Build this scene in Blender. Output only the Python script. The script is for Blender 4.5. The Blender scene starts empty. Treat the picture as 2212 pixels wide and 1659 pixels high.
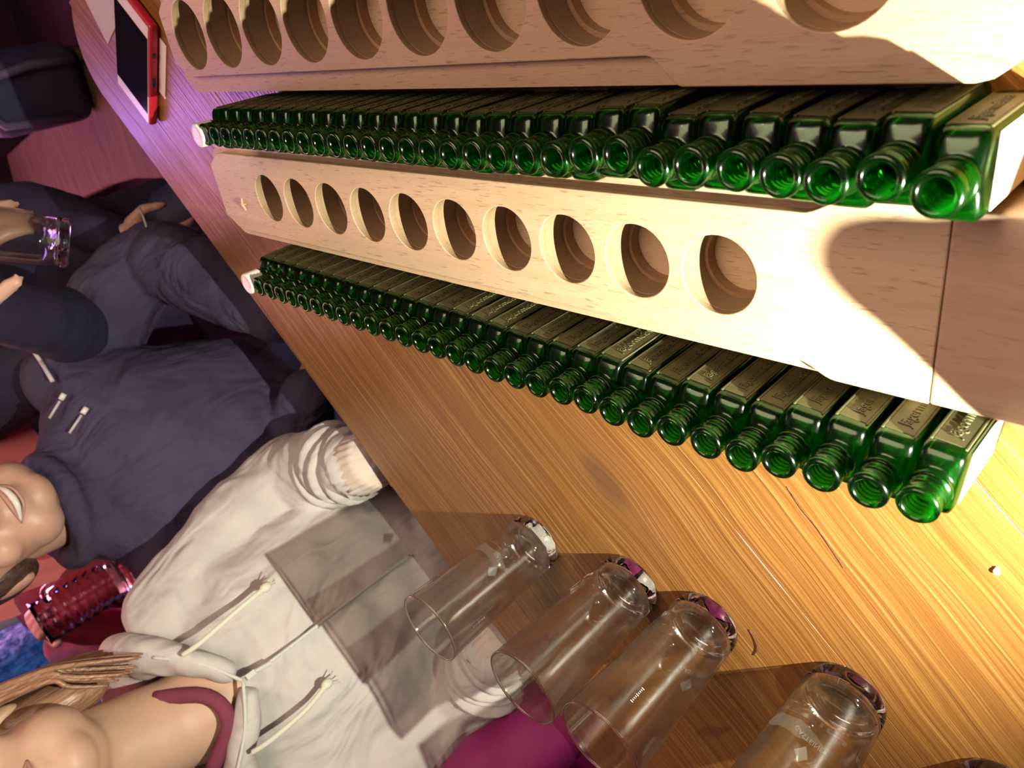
import bpy, bmesh, math, random
from mathutils import Vector, Matrix
random.seed(7)
sc = bpy.context.scene
col = sc.collection

# ------------------------------------------------------------------ camera
cam_d = bpy.data.cameras.new('camera'); cam = bpy.data.objects.new('camera', cam_d); col.objects.link(cam)
# camera frame: image x axis, image y axis (down) and view axis written in world axes
IX = Vector((0.0, -0.721968, -0.69192)).normalized()
IZ = Vector((-0.608081, 0.549304, -0.573140))
IZ = (IZ - IX * IZ.dot(IX)).normalized()
IY = IZ.cross(IX).normalized()
M = Matrix.Identity(4)
for i in range(3):
    M[i][0] = IX[i]; M[i][1] = -IY[i]; M[i][2] = -IZ[i]; 
M.translation = Vector((0, 0, 0.37))
cam.matrix_world = M
cam_d.sensor_width = 36.0
cam_d.lens = 36.0 * 1660.0 / 2212.0
cam_d.clip_start = 0.01
cam_d.dof.use_dof = True
cam_d.dof.focus_distance = 0.52
cam_d.dof.aperture_fstop = 13.0
sc.camera = cam

# ------------------------------------------------------------------ world, lights, exposure
w = bpy.data.worlds.new('world'); sc.world = w; w.use_nodes = True
w.node_tree.nodes['Background'].inputs[0].default_value = (0.30, 0.20, 0.27, 1)
w.node_tree.nodes['Background'].inputs[1].default_value = 0.6
def light(name, typ, loc, energy, color, size=0.1, target=None, spot=None, blend=0.3):
    d = bpy.data.lights.new(name, typ); o = bpy.data.objects.new(name, d); col.objects.link(o)
    o.location = loc; d.energy = energy; d.color = color
    if typ == 'AREA': d.size = size
    else: d.shadow_soft_size = size
    if spot: d.spot_size = math.radians(spot); d.spot_blend = blend
    if target is not None:
        o.rotation_euler = (Vector(target) - Vector(loc)).to_track_quat('-Z', 'Y').to_euler()
    return o
# a phone torch held low at the near end of the table
light('torch', 'SPOT', (-0.175, -0.166, 0.163), 48.0, (0.99, 0.945, 0.75), 0.0025, (-0.20, 0.30, 0.06), 146, 0.85)
# coloured stage lights of the bar
light('pink_stage_light', 'AREA', (-1.55, 2.7, 0.95), 52.0, (1.0, 0.30, 0.38), 0.9, (-0.4, 0.7, 0.0))
light('violet_stage_light', 'AREA', (-1.20, 3.0, 0.76), 17.0, (0.46, 0.24, 1.0), 0.45, (-0.6, 0.9, 0.1))
light('blue_stage_light', 'SPOT', (-1.55, 0.55, 1.3), 60.0, (0.12, 0.50, 1.0), 0.1, (-2.3, 2.15, 0.40), 34)
light('house_light', 'AREA', (0.5, 0.6, 1.6), 27.0, (1.0, 0.69, 0.53), 1.2, (-0.2, 0.3, 0.0))
for p_, c_ in (((-1.3, 1.9, 1.55), (1.0, 0.75, 0.70)), ((0.9, 1.3, 1.5), (1.0, 0.9, 0.75)), ((-0.75, -0.6, 1.45), (1.0, 0.95, 0.9))):
    light('bar_lamp', 'POINT', p_, 4.5, c_, 0.022)
sc.view_settings.view_transform = 'Standard'; sc.view_settings.look = 'None'
sc.view_settings.gamma = 1.0; sc.view_settings.use_curve_mapping = False
sc.view_settings.exposure = 0.0
cy = sc.cycles
cy.max_bounces = 14; cy.transmission_bounces = 14; cy.glossy_bounces = 6; cy.diffuse_bounces = 3; cy.transparent_max_bounces = 8
cy.caustics_reflective = False; cy.caustics_refractive = False
cy.use_denoising = True
cy.sample_clamp_indirect = 30.0

# ------------------------------------------------------------------ materials
def nt(name):
    m = bpy.data.materials.new(name); m.use_nodes = True
    t = m.node_tree; b = t.nodes['Principled BSDF']
    return m, t, b
def link(t, a, b): t.links.new(a, b)
def node(t, typ, **kw):
    n = t.nodes.new(typ)
    for k, v in kw.items(): setattr(n, k, v)
    return n
def mapping(t, scale, coord='Object', rot=(0, 0, 0)):
    tc = node(t, 'ShaderNodeTexCoord'); mp = node(t, 'ShaderNodeMapping')
    mp.inputs['Scale'].default_value = scale; mp.inputs['Rotation'].default_value = rot
    link(t, tc.outputs[coord], mp.inputs['Vector']); return mp.outputs['Vector']
def noise(t, vec, scale=1.0, detail=4, rough=0.55, dist=0.0):
    n = node(t, 'ShaderNodeTexNoise'); n.inputs['Scale'].default_value = scale
    n.inputs['Detail'].default_value = detail; n.inputs['Roughness'].default_value = rough
    n.inputs['Distortion'].default_value = dist
    link(t, vec, n.inputs['Vector']); return n.outputs['Fac']
def ramp(t, fac, stops):
    r = node(t, 'ShaderNodeValToRGB'); e = r.color_ramp.elements
    while len(e) < len(stops): e.new(0.5)
    for i, (p, c) in enumerate(stops):
        e[i].position = p; e[i].color = (c + (1,)) if len(c) == 3 else c
    link(t, fac, r.inputs['Fac']); return r.outputs['Color']
def mixc(t, fac, a, b, mode='MIX'):
    n = node(t, 'ShaderNodeMix', data_type='RGBA', blend_type=mode)
    for s, v in ((n.inputs[0], fac), (n.inputs[6], a), (n.inputs[7], b)):
        if hasattr(v, 'node'): link(t, v, s)
        else: s.default_value = v if not isinstance(v, tuple) or len(v) == 4 else v + (1,)
    return n.outputs[2]
def math_n(t, op, a, b=0.0):
    n = node(t, 'ShaderNodeMath', operation=op)
    for s, v in ((n.inputs[0], a), (n.inputs[1], b)):
        if hasattr(v, 'node'): link(t, v, s)
        else: s.default_value = v
    return n.outputs[0]
def bump(t, b, h, strength=0.3, dist=0.001):
    n = node(t, 'ShaderNodeBump'); n.inputs['Strength'].default_value = strength; n.inputs['Distance'].default_value = dist
    link(t, h, n.inputs['Height']); link(t, n.outputs['Normal'], b.inputs['Normal'])
def plain(name, c, rough=0.5, metal=0.0, bumpy=None, bs=0.3, spec=0.5, var=0.0, vs=20):
    m, t, b = nt(name)
    b.inputs['Roughness'].default_value = rough; b.inputs['Metallic'].default_value = metal
    b.inputs['Specular IOR Level'].default_value = spec
    v = mapping(t, (1, 1, 1))
    n = noise(t, v, vs, 3)
    k = var
    link(t, ramp(t, n, [(0.25, tuple(x * (1 - k) for x in c)), (0.75, tuple(min(1, x * (1 + k)) for x in c))]), b.inputs['Base Color'])
    if bumpy: bump(t, b, noise(t, v, bumpy, 3), bs, 0.002)
    return m
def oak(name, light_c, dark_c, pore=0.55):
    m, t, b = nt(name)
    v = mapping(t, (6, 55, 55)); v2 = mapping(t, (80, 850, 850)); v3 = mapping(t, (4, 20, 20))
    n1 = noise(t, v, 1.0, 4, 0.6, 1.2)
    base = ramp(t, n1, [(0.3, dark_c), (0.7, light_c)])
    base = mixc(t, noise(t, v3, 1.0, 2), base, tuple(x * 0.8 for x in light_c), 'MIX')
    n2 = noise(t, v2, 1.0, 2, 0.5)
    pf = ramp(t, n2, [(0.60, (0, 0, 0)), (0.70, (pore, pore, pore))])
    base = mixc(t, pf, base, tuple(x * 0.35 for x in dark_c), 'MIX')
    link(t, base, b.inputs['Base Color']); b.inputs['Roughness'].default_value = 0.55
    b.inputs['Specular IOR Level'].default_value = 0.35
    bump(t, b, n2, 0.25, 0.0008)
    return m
M_oak = oak('oak', (0.72, 0.55, 0.35), (0.56, 0.39, 0.22))
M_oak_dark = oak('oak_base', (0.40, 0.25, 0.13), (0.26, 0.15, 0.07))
M_oak_shaded = oak('oak_shaded', (0.56, 0.395, 0.245), (0.44, 0.29, 0.165))  # same oak with the second board's shade put into the colour
M_hole = oak('dark_hole_wall', (0.36, 0.25, 0.15), (0.26, 0.17, 0.09), 0.3)  # darker oak for the walls of the round holes
M_oak_end = oak('oak_end_grain', (0.60, 0.42, 0.28), (0.46, 0.29, 0.17), 0.3)
def table_wood():
    m, t, b = nt('varnished_pine')
    tc = node(t, 'ShaderNodeTexCoord'); P = tc.outputs['Object']
    # the knot bends the rings around itself
    sep = node(t, 'ShaderNodeSeparateXYZ'); link(t, P, sep.inputs[0])
    kx = math_n(t, 'SUBTRACT', sep.outputs[0], KNOT[0]); ky = math_n(t, 'SUBTRACT', sep.outputs[1], KNOT[1])
    ex = math_n(t, 'DIVIDE', kx, 0.046); ey = math_n(t, 'DIVIDE', ky, 0.024)
    d2 = math_n(t, 'ADD', math_n(t, 'MULTIPLY', ex, ex), math_n(t, 'MULTIPLY', ey, ey))
    g = math_n(t, 'DIVIDE', 1.0, math_n(t, 'ADD', 1.0, d2))
    wob = node(t, 'ShaderNodeTexNoise'); wob.inputs['Scale'].default_value = 5.0; link(t, P, wob.inputs['Vector'])
    yy = math_n(t, 'ADD', sep.outputs[1], math_n(t, 'MULTIPLY', math_n(t, 'SUBTRACT', wob.outputs['Fac'], 0.5), 0.028))
    bend = math_n(t, 'MULTIPLY', g, math_n(t, 'MULTIPLY', ky, -0.75))
    yb = math_n(t, 'ADD', yy, bend)
    cmb = node(t, 'ShaderNodeCombineXYZ'); link(t, math_n(t, 'MULTIPLY', sep.outputs[0], 2.2), cmb.inputs[0]); link(t, math_n(t, 'MULTIPLY', yb, 150.0), cmb.inputs[1])
    rings = noise(t, cmb.outputs[0], 1.0, 3, 0.65, 0.4)
    base = ramp(t, rings, [(0.28, (0.16, 0.065, 0.015)), (0.5, (0.235, 0.107, 0.026)), (0.72, (0.32, 0.162, 0.043))])
    # pale scratches along the grain
    cm2 = node(t, 'ShaderNodeCombineXYZ'); link(t, math_n(t, 'MULTIPLY', sep.outputs[0], 5.0), cm2.inputs[0]); link(t, math_n(t, 'MULTIPLY', yb, 330.0), cm2.inputs[1])
    scr = noise(t, cm2.outputs[0], 1.0, 2, 0.5, 0.0)
    sf = ramp(t, scr, [(0.58, (0, 0, 0)), (0.68, (0.75, 0.75, 0.75))])
    base = mixc(t, sf, base, (0.41, 0.25, 0.085))
    cr = ramp(t, scr, [(0.26, (0.8, 0.8, 0.8)), (0.30, (0, 0, 0))])
    base = mixc(t, cr, base, (0.11, 0.042, 0.014))
    # fine pores
    v3 = mapping(t, (120, 420, 100)); po = noise(t, v3, 1.0, 2)
    base = mixc(t, ramp(t, po, [(0.60, (0, 0, 0)), (0.68, (0.35, 0.35, 0.35))]), base, (0.20, 0.08, 0.025))
    # big tone patches
    pt = noise(t, mapping(t, (3, 9, 1)), 1.0, 2)
    base = mixc(t, ramp(t, pt, [(0.35, (0, 0, 0)), (0.7, (0.35, 0.35, 0.35))]), base, (0.24, 0.09, 0.025))
    # knot core
    core = ramp(t, d2, [(0.12, (0.85, 0.85, 0.85)), (0.50, (0, 0, 0))])
    base = mixc(t, core, base, (0.075, 0.040, 0.022))
    halo = ramp(t, math_n(t, 'MULTIPLY', d2, 0.18), [(0.12, (0.5, 0.5, 0.5)), (0.75, (0, 0, 0))])
    base = mixc(t, halo, base, (0.21, 0.10, 0.035))
    link(t, base, b.inputs['Base Color'])
    b.inputs['Roughness'].default_value = 0.36; b.inputs['Specular IOR Level'].default_value = 0.45
    hh = mixc(t, 0.5, rings, scr)
    bump(t, b, hh, 0.8, 0.0016)
    return m
KNOT = (0.850, 0.346)   # in the table's own frame: along the grain, across from the straight edge
M_table = table_wood()
def glass(name, tint, ior=1.5, trans=None, mixf=0.0, clear=0.0, wav=0.0, coat=None):
    """clean glass: mirror layer by Fresnel over refraction, part of it passing straight through"""
    m, t, b = nt(name); t.nodes.remove(b)
    out = t.nodes['Material Output']
    g = node(t, 'ShaderNodeBsdfGlass'); g.inputs['Color'].default_value = tint + (1,); g.inputs['Roughness'].default_value = 0.0; g.inputs['IOR'].default_value = ior
    nrm = None
    if wav:
        nz = noise(t, mapping(t, (1, 1, 1)), 70, 2); bp = node(t, 'ShaderNodeBump'); bp.inputs['Strength'].default_value = wav; bp.inputs['Distance'].default_value = 0.001
        link(t, nz, bp.inputs['Height']); nrm = bp.outputs[0]; link(t, nrm, g.inputs['Normal'])
    res = g.outputs[0]
    if trans:
        tr = node(t, 'ShaderNodeBsdfTranslucent'); tr.inputs['Color'].default_value = trans + (1,)
        mx = node(t, 'ShaderNodeMixShader'); mx.inputs[0].default_value = mixf
        link(t, res, mx.inputs[1]); link(t, tr.outputs[0], mx.inputs[2]); res = mx.outputs[0]
    if clear:
        tp = node(t, 'ShaderNodeBsdfTransparent'); tp.inputs['Color'].default_value = tint + (1,)
        m2 = node(t, 'ShaderNodeMixShader'); m2.inputs[0].default_value = clear
        link(t, res, m2.inputs[1]); link(t, tp.outputs[0], m2.inputs[2])
        gl = node(t, 'ShaderNodeBsdfGlossy'); gl.inputs['Roughness'].default_value = 0.0
        lw = node(t, 'ShaderNodeFresnel'); lw.inputs['IOR'].default_value = ior
        if nrm: link(t, nrm, gl.inputs['Normal'])
        m3 = node(t, 'ShaderNodeMixShader'); link(t, math_n(t, 'MULTIPLY', lw.outputs[0], clear), m3.inputs[0])
        link(t, m2.outputs[0], m3.inputs[1]); link(t, gl.outputs[0], m3.inputs[2]); res = m3.outputs[0]
    if coat:
        lw = node(t, 'ShaderNodeLayerWeight'); lw.inputs['Blend'].default_value = 0.5
        f = math_n(t, 'ADD', coat[0], math_n(t, 'MULTIPLY', math_n(t, 'POWER', lw.outputs['Facing'], 4.0), coat[1]))
        gl = node(t, 'ShaderNodeBsdfGlossy'); gl.inputs['Roughness'].default_value = coat[2]
        m4 = node(t, 'ShaderNodeMixShader'); link(t, f, m4.inputs[0]); link(t, res, m4.inputs[1]); link(t, gl.outputs[0], m4.inputs[2]); res = m4.outputs[0]
    link(t, res, out.inputs[0])
    return m
M_green = glass('green_bottle_glass', (0.11, 0.54, 0.10), 1.52, (0.03, 0.75, 0.08), 0.09, 0.0, 0.0, (0.05, 0.25, 0.20))
M_emboss = plain('frosted_tan_reflection', (0.080, 0.078, 0.034), 0.5, spec=0.25)  # frosted letters and panels; tan reflections of the boards put into the colour
M_label = plain('cream_label', (0.80, 0.76, 0.66), 0.5)
M_clear = glass('clear_glass', (0.99, 1.0, 0.99), 1.48)
def thin_glass():
    """thin blown wall: goes straight through, mirrors more towards the silhouette (Schlick)"""
    m, t, b = nt('thin_clear_glass'); t.nodes.remove(b); out = t.nodes['Material Output']
    lw = node(t, 'ShaderNodeLayerWeight'); lw.inputs['Blend'].default_value = 0.5
    f = math_n(t, 'ADD', 0.03, math_n(t, 'MULTIPLY', math_n(t, 'POWER', lw.outputs['Facing'], 4.5), 0.75))
    tp = node(t, 'ShaderNodeBsdfTransparent'); tp.inputs['Color'].default_value = (0.92, 0.93, 0.92, 1)
    gl = node(t, 'ShaderNodeBsdfGlossy'); gl.inputs['Roughness'].default_value = 0.06
    nz = noise(t, mapping(t, (60, 60, 9)), 1.0, 2); bp = node(t, 'ShaderNodeBump'); bp.inputs['Strength'].default_value = 0.10; bp.inputs['Distance'].default_value = 0.001
    link(t, nz, bp.inputs['Height']); link(t, bp.outputs[0], gl.inputs['Normal'])
    mx = node(t, 'ShaderNodeMixShader'); link(t, f, mx.inputs[0]); link(t, tp.outputs[0], mx.inputs[1]); link(t, gl.outputs[0], mx.inputs[2])
    g = node(t, 'ShaderNodeBsdfGlass'); g.inputs['IOR'].default_value = 1.48; g.inputs['Roughness'].default_value = 0.0
    m2 = node(t, 'ShaderNodeMixShader'); m2.inputs[0].default_value = 0.27; link(t, mx.outputs[0], m2.inputs[1]); link(t, g.outputs[0], m2.inputs[2])
    link(t, m2.outputs[0], out.inputs[0]); return m
M_thin = thin_glass()
M_cap = plain('white_cap', (0.85, 0.84, 0.80), 0.35)
M_red = plain('red_print', (0.60, 0.05, 0.04), 0.4)
M_blue = plain('blue_print', (0.08, 0.12, 0.45), 0.4)
M_etch = plain('white_etching', (0.85, 0.85, 0.85), 0.6)
M_white = plain('white_paper', (0.85, 0.80, 0.76), 0.35, var=0.05)
M_screen = plain('black_screen', (0.006, 0.005, 0.012), 0.08, var=0.0)
M_bezel = plain('white_bezel', (0.80, 0.72, 0.66), 0.3)
M_redcase = plain('red_phone_case', (0.62, 0.02, 0.06), 0.4)
M_dark = plain('dark_rubber', (0.02, 0.02, 0.025), 0.5)
def cloth(name, c, fine, drape, var=0.06):
    m = plain(name, c, 0.9, var=var); t = m.node_tree; b = t.nodes['Principled BSDF']
    v = mapping(t, (1, 1, 0.55)); a = noise(t, v, 13.0, 2, 0.45, 1.4); f = noise(t, mapping(t, (1, 1, 1)), fine, 2)
    bp = node(t, 'ShaderNodeBump'); bp.inputs['Strength'].default_value = 0.8; bp.inputs['Distance'].default_value = drape; link(t, a, bp.inputs['Height'])
    b2 = node(t, 'ShaderNodeBump'); b2.inputs['Strength'].default_value = 0.25; b2.inputs['Distance'].default_value = 0.0015; link(t, f, b2.inputs['Height'])
    link(t, bp.outputs[0], b2.inputs['Normal']); link(t, b2.outputs[0], b.inputs['Normal']); return m
M_hood = cloth('pale_grey_fleece', (0.57, 0.545, 0.53), 1200, 0.020)
M_navy = cloth('navy_cloth', (0.060, 0.046, 0.100), 900, 0.022, 0.12)
M_rib = plain('ribbed_cuff', (0.60, 0.51, 0.45), 0.9, var=0.05)
M_lining = plain('grey_lining', (0.42, 0.42, 0.45), 0.9, bumpy=900, var=0.05)
M_cord = plain('cream_cord', (0.78, 0.80, 0.68), 0.8, bumpy=1500, bs=0.6)
M_zip = plain('pale_zip', (0.66, 0.70, 0.64), 0.5, bumpy=1500, bs=0.5)
M_skin = plain('skin', (0.62, 0.40, 0.28), 0.5, var=0.08, bumpy=500, bs=0.08)
M_skin2 = plain('warm_skin', (0.60, 0.36, 0.27), 0.45, var=0.08, bumpy=500, bs=0.08)
M_lip = plain('lips', (0.50, 0.27, 0.21), 0.45)
M_teeth = plain('teeth', (0.80, 0.76, 0.70), 0.3)
M_eye = plain('eyes', (0.25, 0.18, 0.14), 0.2)
M_jeans = plain('blue_trousers', (0.055, 0.065, 0.19), 0.85, var=0.1)
M_maroon = plain('maroon_trousers', (0.19, 0.035, 0.07), 0.85, var=0.15)
M_magenta = plain('magenta_cushion', (0.32, 0.015, 0.16), 0.7, var=0.1)
M_redcl = plain('red_cushion', (0.50, 0.01, 0.05), 0.7, var=0.1)
def hair_mat(name, a, b_):
    m, t, b = nt(name); v = mapping(t, (260, 260, 18))
    n = noise(t, v, 1.0, 3)
    link(t, ramp(t, n, [(0.3, a), (0.7, b_)]), b.inputs['Base Color']); b.inputs['Roughness'].default_value = 0.35
    bump(t, b, n, 0.6, 0.002); return m
M_hair = hair_mat('light_brown_hair', (0.20, 0.10, 0.06), (0.46, 0.27, 0.17))
M_hair2 = hair_mat('dark_hair', (0.04, 0.02, 0.02), (0.12, 0.07, 0.05))
def fur():
    m, t, b = nt('blue_fur'); n = noise(t, mapping(t, (60, 60, 18)), 1.0, 4, 0.7, 0.5)
    link(t, ramp(t, n, [(0.35, (0.03, 0.12, 0.30)), (0.65, (0.30, 0.45, 0.70))]), b.inputs['Base Color']); b.inputs['Roughness'].default_value = 0.9
    bump(t, b, n, 1.0, 0.02); return m
M_fur = fur()
M_cyan = plain('pale_blue_paint', (0.22, 0.75, 0.90), 0.5)
M_grey = plain('grey_panel', (0.35, 0.45, 0.60), 0.5)
M_strap = plain('salmon_vinyl', (0.75, 0.22, 0.22), 0.35)
M_redcloth = plain('red_cloth', (0.50, 0.06, 0.08), 0.85, bumpy=60, bs=0.6, var=0.3)
M_violet = plain('violet_cloth', (0.12, 0.05, 0.30), 0.85, var=0.2)
M_violet_dark = plain('dark_violet_cloth', (0.022, 0.016, 0.05), 0.85, var=0.2)
M_strapbag = plain('bag_strap', (0.12, 0.11, 0.20), 0.7)
M_wall = plain('dark_wall', (0.10, 0.045, 0.07), 0.8, var=0.2, vs=3)
M_floor = plain('dark_floor', (0.075, 0.035, 0.055), 0.45, var=0.25, vs=5)
M_bag = plain('navy_bag', (0.035, 0.035, 0.09), 0.7, bumpy=300, var=0.2)
M_chip = plain('pale_wood_chip', (0.70, 0.50, 0.32), 0.7)
M_blueseat = plain('blue_seat', (0.07, 0.09, 0.28), 0.8)
def bench_wood():
    m, t, b = nt('bench_wood'); n = noise(t, mapping(t, (5, 40, 40)), 1.0, 4, 0.6, 0.8)
    link(t, ramp(t, n, [(0.3, (0.06, 0.036, 0.020)), (0.7, (0.11, 0.066, 0.036))]), b.inputs['Base Color']); b.inputs['Roughness'].default_value = 0.8; b.inputs['Specular IOR Level'].default_value = 0.15
    return m
M_bench = bench_wood()

# ------------------------------------------------------------------ helpers
def obj(name, mesh, mat=None, parent=None, loc=(0, 0, 0), rot=(0, 0, 0), smooth=False):
    if isinstance(mesh, bmesh.types.BMesh):
        me = bpy.data.meshes.new(name); mesh.normal_update(); mesh.to_mesh(me); mesh.free()
    else: me = mesh
    if mat and not me.materials: me.materials.append(mat)
    if smooth:
        for p in me.polygons: p.use_smooth = True
    o = bpy.data.objects.new(name, me); col.objects.link(o)
    o.location = loc; o.rotation_euler = rot
    if parent:
        o.parent = parent
        if parent.get('in_world'): o.matrix_parent_inverse = Matrix.Translation(-Vector(parent.location))
    return o
def tag(o, label, cat, group=None):
    o['label'] = label; o['category'] = cat
    if group: o['group'] = group
    return o
def empty(name, loc=(0, 0, 0), rot=(0, 0, 0)):
    o = bpy.data.objects.new(name, None); col.objects.link(o); o.location = loc; o.rotation_euler = rot; o.empty_display_size = 0.05
    return o
def structure(o): o['kind'] = 'structure'; return o
def add_box(bm, c, s, bevel=0.0, rotz=0.0):
    r = bmesh.ops.create_cube(bm, size=1.0)
    bmesh.ops.scale(bm, vec=s, verts=r['verts'])
    if bevel:
        es = list({e for v in r['verts'] for e in v.link_edges})
        rr = bmesh.ops.bevel(bm, geom=es, offset=bevel, segments=3, affect='EDGES', profile=0.5)
        vs = list({v for f in rr['faces'] for v in f.verts} | {v for v in r['verts'] if v.is_valid})
    else: vs = r['verts']
    if rotz: bmesh.ops.rotate(bm, cent=(0, 0, 0), matrix=Matrix.Rotation(rotz, 3, 'Z'), verts=vs)
    bmesh.ops.translate(bm, vec=c, verts=vs)
def box(name, c, s, mat, parent=None, bevel=0.0, rotz=0.0):
    bm = bmesh.new(); add_box(bm, (0, 0, 0), s, bevel)
    return obj(name, bm, mat, parent, c, (0, 0, rotz))
def rings_mesh(bm, rings, cap0=True, cap1=True):
    vs = [[bm.verts.new(p) for p in r] for r in rings]
    n = len(rings[0])
    for a, b in zip(vs, vs[1:]):
        for i in range(n):
            bm.faces.new((a[i], a[(i + 1) % n], b[(i + 1) % n], b[i]))
    if cap0: bm.faces.new(list(reversed(vs[0])))
    if cap1: bm.faces.new(vs[-1])
def lathe(bm, prof, seg=32, c=(0, 0, 0), cap0=True, cap1=True):
    rings = [[(c[0] + r * math.cos(2 * math.pi * i / seg), c[1] + r * math.sin(2 * math.pi * i / seg), c[2] + z) for i in range(seg)] for r, z in prof]
    rings_mesh(bm, rings, cap0, cap1)
def tube(bm, pts, radii, seg=12, flat=None, side=None):
    """closed tapered tube through points; flat = (a, b) scales the section along side / other axis"""
    pts = [Vector(p) for p in pts]; n = len(pts); rings = []
    ref = Vector(side) if side is not None else None
    for i, p in enumerate(pts):
        t = (pts[min(i + 1, n - 1)] - pts[max(i - 1, 0)]).normalized()
        if ref is None: ref = Vector((0, 0, 1)) if abs(t.z) < 0.9 else Vector((1, 0, 0))
        a = (ref - t * ref.dot(t)).normalized(); b = t.cross(a)
        ref = a if side is None else ref
        r = radii[i] if hasattr(radii, '__len__') else radii
        ra, rb = (r[0], r[1]) if hasattr(r, '__len__') else (r, r)
        if flat: ra *= flat[0]; rb *= flat[1]
        rings.append([tuple(p + a * (ra * math.cos(2 * math.pi * k / seg)) + b * (rb * math.sin(2 * math.pi * k / seg))) for k in range(seg)])
    rings_mesh(bm, rings)
def smooth_path(pts, k=6):
    pts = [Vector(p) for p in pts]; P = [pts[0]] + pts + [pts[-1]]; out = []
    for i in range(1, len(P) - 2):
        p0, p1, p2, p3 = P[i - 1:i + 3]
        for j in range(k):
            t = j / k
            out.append(0.5 * ((2 * p1) + (-p0 + p2) * t + (2 * p0 - 5 * p1 + 4 * p2 - p3) * t * t + (-p0 + 3 * p1 - 3 * p2 + p3) * t ** 3))
    out.append(pts[-1]); return out
def lerp_list(v, k=6):
    out = []
    for a, b in zip(v, v[1:]):
        for j in range(k):
            t = j / k
            out.append(tuple(x + (y - x) * t for x, y in zip(a, b)) if hasattr(a, '__len__') else a + (b - a) * t)
    out.append(v[-1]); return out
def limb(bm, pts, radii, seg=16):
    tube(bm, smooth_path(pts), lerp_list(radii), seg)
    for p, r in ((pts[0], radii[0]), (pts[-1], radii[-1])): ball(bm, p, (r, r, r) if not hasattr(r, '__len__') else (r[0], r[1], r[0]))
def ball(bm, c, r, rot=None, sub=3):
    rr = bmesh.ops.create_icosphere(bm, subdivisions=sub, radius=1.0)
    bmesh.ops.scale(bm, vec=r if hasattr(r, '__len__') else (r, r, r), verts=rr['verts'])
    if rot is not None: bmesh.ops.rotate(bm, cent=(0, 0, 0), matrix=rot, verts=rr['verts'])
    bmesh.ops.translate(bm, vec=c, verts=rr['verts'])
def fuse(name, bm, mat, parent, voxel=0.006, smooth=6, folds=None):
    """melt overlapping closed shapes into one continuous skin"""
    bmesh.ops.recalc_face_normals(bm, faces=bm.faces[:])
    o = obj(name + '_raw', bm, mat)
    m = o.modifiers.new('r', 'REMESH'); m.mode = 'VOXEL'; m.voxel_size = voxel; m.use_smooth_shade = True
    s = o.modifiers.new('s', 'SMOOTH'); s.factor = 0.5; s.iterations = smooth
    if folds:
        for i, (sz, st) in enumerate(folds):
            tx = bpy.data.textures.new('fold', 'CLOUDS'); tx.noise_scale = sz; tx.noise_depth = 1
            d = o.modifiers.new('d%d' % i, 'DISPLACE'); d.texture = tx; d.strength = st; d.mid_level = 0.5; d.texture_coords = 'GLOBAL'
    dg = bpy.context.evaluated_depsgraph_get(); dg.update()
    me = bpy.data.meshes.new_from_object(o.evaluated_get(dg)); me.name = name
    old = o.data; bpy.data.objects.remove(o); bpy.data.meshes.remove(old)
    for p in me.polygons: p.use_smooth = True
    if not me.materials: me.materials.append(mat)
    return obj(name, me, None, parent)
def flat_shape(name, outlines, z0, z1, mat, parent=None, bev=0.0):
    """prism with holes: first outline is the border, the others are holes"""
    c = bpy.data.curves.new(name, 'CURVE'); c.dimensions = '2D'; c.fill_mode = 'BOTH'
    c.extrude = (z1 - z0) / 2 - bev; c.bevel_depth = bev; c.bevel_resolution = 2 if bev else 0
    if bev: c.offset = -bev
    for ol in outlines:
        s = c.splines.new('POLY'); s.points.add(len(ol) - 1)
        for p, q in zip(s.points, ol): p.co = (q[0], q[1], 0, 1)
        s.use_cyclic_u = True
    o = bpy.data.objects.new(name, c); col.objects.link(o)
    dg = bpy.context.evaluated_depsgraph_get(); dg.update()
    me = bpy.data.meshes.new_from_object(o.evaluated_get(dg)); bpy.data.objects.remove(o); bpy.data.curves.remove(c)
    me.name = name; me.materials.clear(); me.transform(Matrix.Translation((0, 0, (z0 + z1) / 2)))
    return obj(name, me, mat, parent)
def circle(cx, cy_, r, n=48): return [(cx + r * math.cos(2 * math.pi * i / n), cy_ + r * math.sin(2 * math.pi * i / n)) for i in range(n)]
def text_mesh(s, size, ext, font_scale=1.0):
    c = bpy.data.curves.new('txt', 'FONT'); c.body = s; c.size = size; c.extrude = ext; c.resolution_u = 2
    c.align_x = 'CENTER'; c.align_y = 'CENTER'
    o = bpy.data.objects.new('txt', c); col.objects.link(o)
    dg = bpy.context.evaluated_depsgraph_get(); dg.update()
    me = bpy.data.meshes.new_from_object(o.evaluated_get(dg)); bpy.data.objects.remove(o); bpy.data.curves.remove(c)
    return me

# ------------------------------------------------------------------ room shell
FZ = -0.75
def slab(name, x0, x1, y0, y1, z0, z1, mat):
    bm = bmesh.new(); add_box(bm, ((x0 + x1) / 2, (y0 + y1) / 2, (z0 + z1) / 2), (x1 - x0, y1 - y0, z1 - z0))
    return structure(obj(name, bm, mat))
slab('floor', -3.6, 2.2, -2.0, 4.2, FZ - 0.1, FZ, M_floor)
slab('ceiling', -3.6, 2.2, -2.0, 4.2, 1.75, 1.85, M_wall)
slab('wall_back', -3.6, 2.2, 4.1, 4.2, FZ, 1.75, M_wall)
slab('wall_left', -3.6, -3.5, -2.0, 4.1, FZ, 1.75, M_wall)
slab('wall_right', 2.1, 2.2, -2.0, 4.1, FZ, 1.75, M_wall)
slab('wall_front', -3.5, 2.1, -2.0, -1.9, FZ, 1.75, M_wall)

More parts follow.
